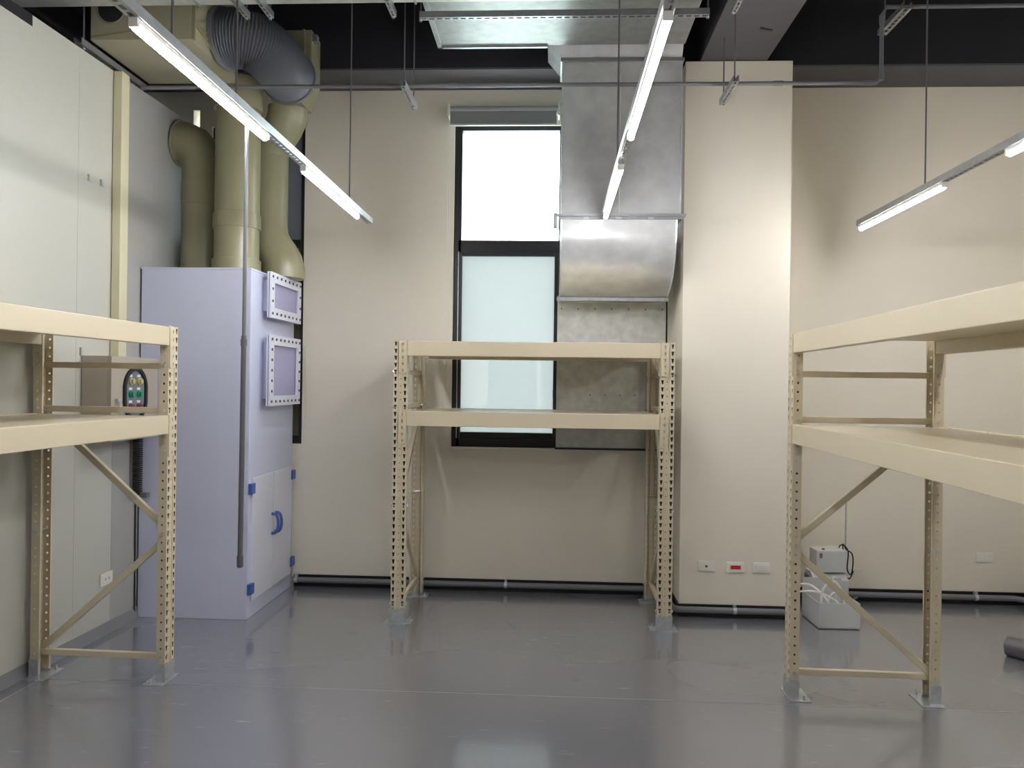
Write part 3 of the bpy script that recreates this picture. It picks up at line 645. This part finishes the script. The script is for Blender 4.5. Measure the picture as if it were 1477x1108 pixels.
one('trunking', MB().box(-2.91, -2.86, 5.40, 5.44, 0.86, 0.895), GREYPIPE, 'short grey trunk along the partition foot of the slotted trunk', 'trunking', bevel=0.002)
one('cable', MB().tube([(-2.952, 5.42, 0.86), (-2.952, 5.425, 0.02)], 0.005, 8), RUB, 'thin dark cable down the partition beside the cabinet', 'cable', smooth=True)

# ---------------------------------------------------------------- plates
def plate(name, c, label, cat, face='y', insert=None, w=0.125, h=0.076):
    t = thing(name, label, cat, c)
    if face == 'y':
        obj('cover', MB().box(-w/2, w/2, -0.010, 0, -h/2, h/2), WHITE, t, bevel=0.004)
        obj('rocker', MB().box(-w/2+0.018, w/2-0.018, -0.013, -0.010, -h/2+0.014, h/2-0.014), WHITE, t, bevel=0.0015)
        if insert: obj('insert', MB().box(-insert[1], insert[1], -0.0155, -0.013, -insert[2], insert[2]), insert[0], t, label=insert[3])
    else:
        obj('cover', MB().box(0, 0.010, -w/2, w/2, -h/2, h/2), WHITE, t, bevel=0.004)
        obj('rocker', MB().box(0.010, 0.013, -w/2+0.018, w/2-0.018, -h/2+0.014, h/2-0.014), WHITE, t, bevel=0.0015)
        k = MB()
        for y in (-0.02, 0.02): k.box(0.013, 0.0135, y-0.006, y-0.003, -0.008, 0.008).box(0.013, 0.0135, y+0.003, y+0.006, -0.008, 0.008)
        obj('slot', k, RUB, t)
plate('wall_socket', (1.147, 5.86, 0.374), 'white wall plate with a small dark jack, leftmost on the column', 'wall plate', insert=(DKPIPE, 0.009, 0.008, 'small dark jack'))
plate('wall_switch', (1.36, 5.86, 0.371), 'white wall plate with a red insert, middle of three on the column', 'wall plate', insert=(RED, 0.036, 0.014, 'red insert'))
plate('wall_plate', (1.546, 5.86, 0.371), 'blank white wall plate, rightmost of three on the column', 'wall plate')
plate('wall_plate', (3.442, YB, 0.371), 'blank white wall plate low on the back wall near the right corner', 'wall plate', w=0.135)
plate('wall_plate', (2.274, YB, 0.395), 'white wall plate on the back wall just above the grey instrument', 'wall plate', w=0.135)
plate('wall_socket', (LW(5.085), 5.085, 0.365), 'white wall socket low on the left partition beneath the control box', 'wall plate', face='x', w=0.14, h=0.085)
for y, lab in ((4.84, 'small grey hook high on the left partition, nearer the camera'), (4.97, 'small grey hook high on the left partition, nearer the pilaster')):
    one('wall_hook', MB().box(LW(y)-0.002, LW(y)+0.012, y-0.006, y+0.006, 2.96, 3.0).box(LW(y)+0.012, LW(y)+0.016, y-0.006, y+0.02, 2.955, 2.965), STEEL, lab, 'hook')

# ---------------------------------------------------------------- blind
bt = thing('roller_blind', 'rolled-up grey roller blind above the window', 'blind', (-0.42, 6.33, 3.91))
obj('roller', MB().tube([(-0.44, 0, 0), (0.43, 0, 0)], 0.038, 20), BLINDT, bt, smooth=True)
obj('fabric', MB().box(-0.44, 0.42, -0.036, -0.032, -0.115, 0.0), BLIND, bt)
obj('bottom_bar', MB().box(-0.44, 0.42, -0.042, -0.026, -0.128, -0.112), BLINDT, bt, bevel=0.003)
obj('bracket', MB().box(-0.458, -0.442, -0.045, 0.09, -0.05, 0.048), WHITE, bt, bevel=0.003)
obj('bracket', MB().box(0.432, 0.448, -0.045, 0.09, -0.05, 0.048), WHITE, bt, bevel=0.003)
ch = MB()
zc0, zc1 = -0.03, -2.60
ch.tube([(-0.45, -0.044, zc0), (-0.452, -0.044, -1.3), (-0.450, -0.044, zc1+0.02), (-0.443, -0.044, zc1), (-0.436, -0.044, zc1+0.02), (-0.434, -0.044, -1.3), (-0.438, -0.044, zc0)], 0.0022, 6)
obj('pull_chain', ch, CORD, bt, smooth=True)
one('pull_cord', MB().tube([(-2.07, 6.405, 2.0), (-2.075, 6.405, 1.5), (-2.066, 6.405, 1.32), (-2.056, 6.405, 1.28), (-2.047, 6.405, 1.32), (-2.045, 6.405, 1.5), (-2.055, 6.405, 2.0)], 0.003, 6), CORD,
    'thin white cord loop hanging on the wall beside the lavender cabinet', 'cord', smooth=True)

# ---------------------------------------------------------------- instruments on the floor
tr = thing('cable_tray_box', 'open white box on the floor with white cables spilling out', 'box', (2.03, 5.80, 0), R(2))
w_, d_, h_ = 0.145, 0.17, 0.185
k = MB().box(-w_, w_, -d_, d_, 0.006, 0.014)
obj('bottom', k, INST, tr)
for bx_ in ((-w_, w_, -d_, -d_+0.006, 0.006, h_), (-w_, w_, d_-0.006, d_, 0.006, h_+0.10), (-w_, -w_+0.006, -d_+0.006, d_-0.006, 0.006, h_), (w_-0.006, w_, -d_+0.006, d_-0.006, 0.006, h_)):
    obj('side_panel', MB().box(*bx_), INST, tr, bevel=0.0015)
k = MB()
for sx_ in (-1, 1):
    for sy_ in (-1, 1): k.tube([(sx_*0.11, sy_*0.13, 0), (sx_*0.11, sy_*0.13, 0.006)], 0.012, 8)
obj('foot', k, RUB, tr)
def cable(name, pts, r, m_, label, cat='cable'):
    P = [Vector(p) for p in pts]; out = []
    for i in range(len(P)-1):
        a, b, c, d = P[max(i-1, 0)], P[i], P[i+1], P[min(i+2, len(P)-1)]
        for j in range(6):
            t_ = j/6; out.append(0.5*((2*b)+(-a+c)*t_+(2*a-5*b+4*c-d)*t_*t_+(-a+3*b-3*c+d)*t_**3))
    out.append(P[-1]); return one(name, MB().tube(out, r, 8), m_, label, cat, smooth=True)
cable('white_cable', [(1.80, 5.90, 0.24), (1.90, 5.86, 0.255), (1.97, 5.76, 0.20), (2.02, 5.68, 0.10)], 0.008, WHITE, 'white cable coming from behind the rack post into the white box')
cable('white_cable', [(1.80, 5.86, 0.20), (1.93, 5.82, 0.215), (2.03, 5.72, 0.185), (2.10, 5.68, 0.10)], 0.007, WHITE, 'lower white cable crossing the rim of the white box')
cable('white_cable', [(1.95, 5.75, 0.10), (1.96, 5.76, 0.24), (2.03, 5.76, 0.31), (2.09, 5.75, 0.24), (2.11, 5.72, 0.10)], 0.008, WHITE, 'larger white cable loop arching above the white box')
cable('white_cable', [(1.98, 5.70, 0.10), (1.99, 5.70, 0.21), (2.06, 5.70, 0.255), (2.13, 5.70, 0.20), (2.15, 5.69, 0.10)], 0.006, WHITE, 'smaller white cable loop inside the white box')
cable('white_cable', [(2.05, 5.74, 0.10), (2.045, 5.74, 0.24), (2.03, 5.75, 0.31), (2.035, 5.76, 0.35)], 0.005, WHITE, 'white cable end standing upright from the white box')
cs = thing('instrument_case', 'light grey slant-topped instrument case behind the open white box', 'instrument', (2.11, 6.16, 0), R(2))
obj('body', MB().prism([(-0.14, 0.0), (0.06, 0.0), (0.06, 0.30), (-0.05, 0.305), (-0.14, 0.25)], 'x', -0.13, 0.13), INST, cs, bevel=0.006)
obj('side_vent', MB().box(-0.133, -0.13, -0.05, 0.06, 0.18, 0.26), DKPIPE, cs)
ic = thing('instrument_box', 'light grey square instrument standing on the slant-topped case', 'instrument', (2.125, 6.13, 0.303), R(2))
obj('body', MB().box(-0.115, 0.11, -0.08, 0.08, 0.0, 0.165), INST, ic, bevel=0.006)
obj('vent', MB().box(-0.095, -0.075, -0.083, -0.08, 0.11, 0.145), DKPIPE, ic)
obj('knob', MB().tube([(-0.05, -0.03, 0.165), (-0.05, -0.03, 0.172)], 0.012, 10), RUB, ic)
rs = thing('retort_stand', 'steel retort stand with a clamp bar behind the white box', 'stand', (2.30, 6.225, 0), 0)
obj('base', MB().bar((0, 0.03, 0.02), (0.115, 0.08, 0.055), 0.014, 0.012).bar((0, 0.03, 0.02), (-0.05, 0.075, 0.006), 0.014, 0.012).bar((0, 0.03, 0.02), (0.05, -0.08, 0.006), 0.014, 0.012).tube([(0, 0.03, 0.0), (0, 0.03, 0.035)], 0.016, 10), DKPIPE, rs)
obj('rod', MB().tube([(0, 0.03, 0.012), (0, 0.03, 0.86)], 0.0065, 10), STEEL, rs, smooth=True)
obj('clamp_bar', MB().tube([(-0.14, 0.015, 0.29), (0.12, 0.015, 0.285)], 0.005, 8), STEEL, rs, smooth=True)
obj('boss_head', MB().box(-0.018, 0.018, 0.0, 0.045, 0.27, 0.31).tube([(0.0, 0.0, 0.29), (0.0, -0.025, 0.29)], 0.009, 8).box(-0.014, 0.014, 0.015, 0.045, 0.17, 0.20), STEEL, rs, bevel=0.002)
cable('black_cable', [(2.280, 6.195, 0.300), (2.230, 6.180, 0.360), (2.220, 6.170, 0.470), (2.250, 6.170, 0.490), (2.290, 6.170, 0.440), (2.280, 6.160, 0.310), (2.305, 6.150, 0.270), (2.320, 6.150, 0.360), (2.310, 6.150, 0.430), (2.270, 6.150, 0.460), (2.240, 6.150, 0.500), (2.250, 6.140, 0.380), (2.245, 6.140, 0.280), (2.290, 6.140, 0.240), (2.320, 6.140, 0.300)], 0.005, RUB, 'coiled black cable hanging on the retort stand')
one('adapter', MB().box(1.785, 1.85, 5.97, 6.04, 0.0, 0.075), WHITE, 'small white block on the floor left of the open white box', 'adapter', bevel=0.01)
ro = thing('floor_mat_roll', 'rolled grey vinyl lying on the floor at the right edge', 'roll', (3.20, 4.83, 0.0))
a0, b0 = Vector((-0.26, 0.36, 0.062)), Vector((0.36, -0.45, 0.062))
obj('roll_body', MB().tube([a0, b0], 0.062, 28), DKPIPE, ro, smooth=True)
dv = (b0-a0).normalized(); sd = dv.cross(Vector((0, 0, 1)))
sp = []
for i in range(60):
    th = i*0.35; r_ = 0.058*(1-i/66)
    sp.append(a0-dv*0.002+sd*r_*math.cos(th)+Vector((0, 0, 1))*r_*math.sin(th))
obj('roll_edge', MB().tube(sp, 0.0022, 5), DKPIPE, ro)
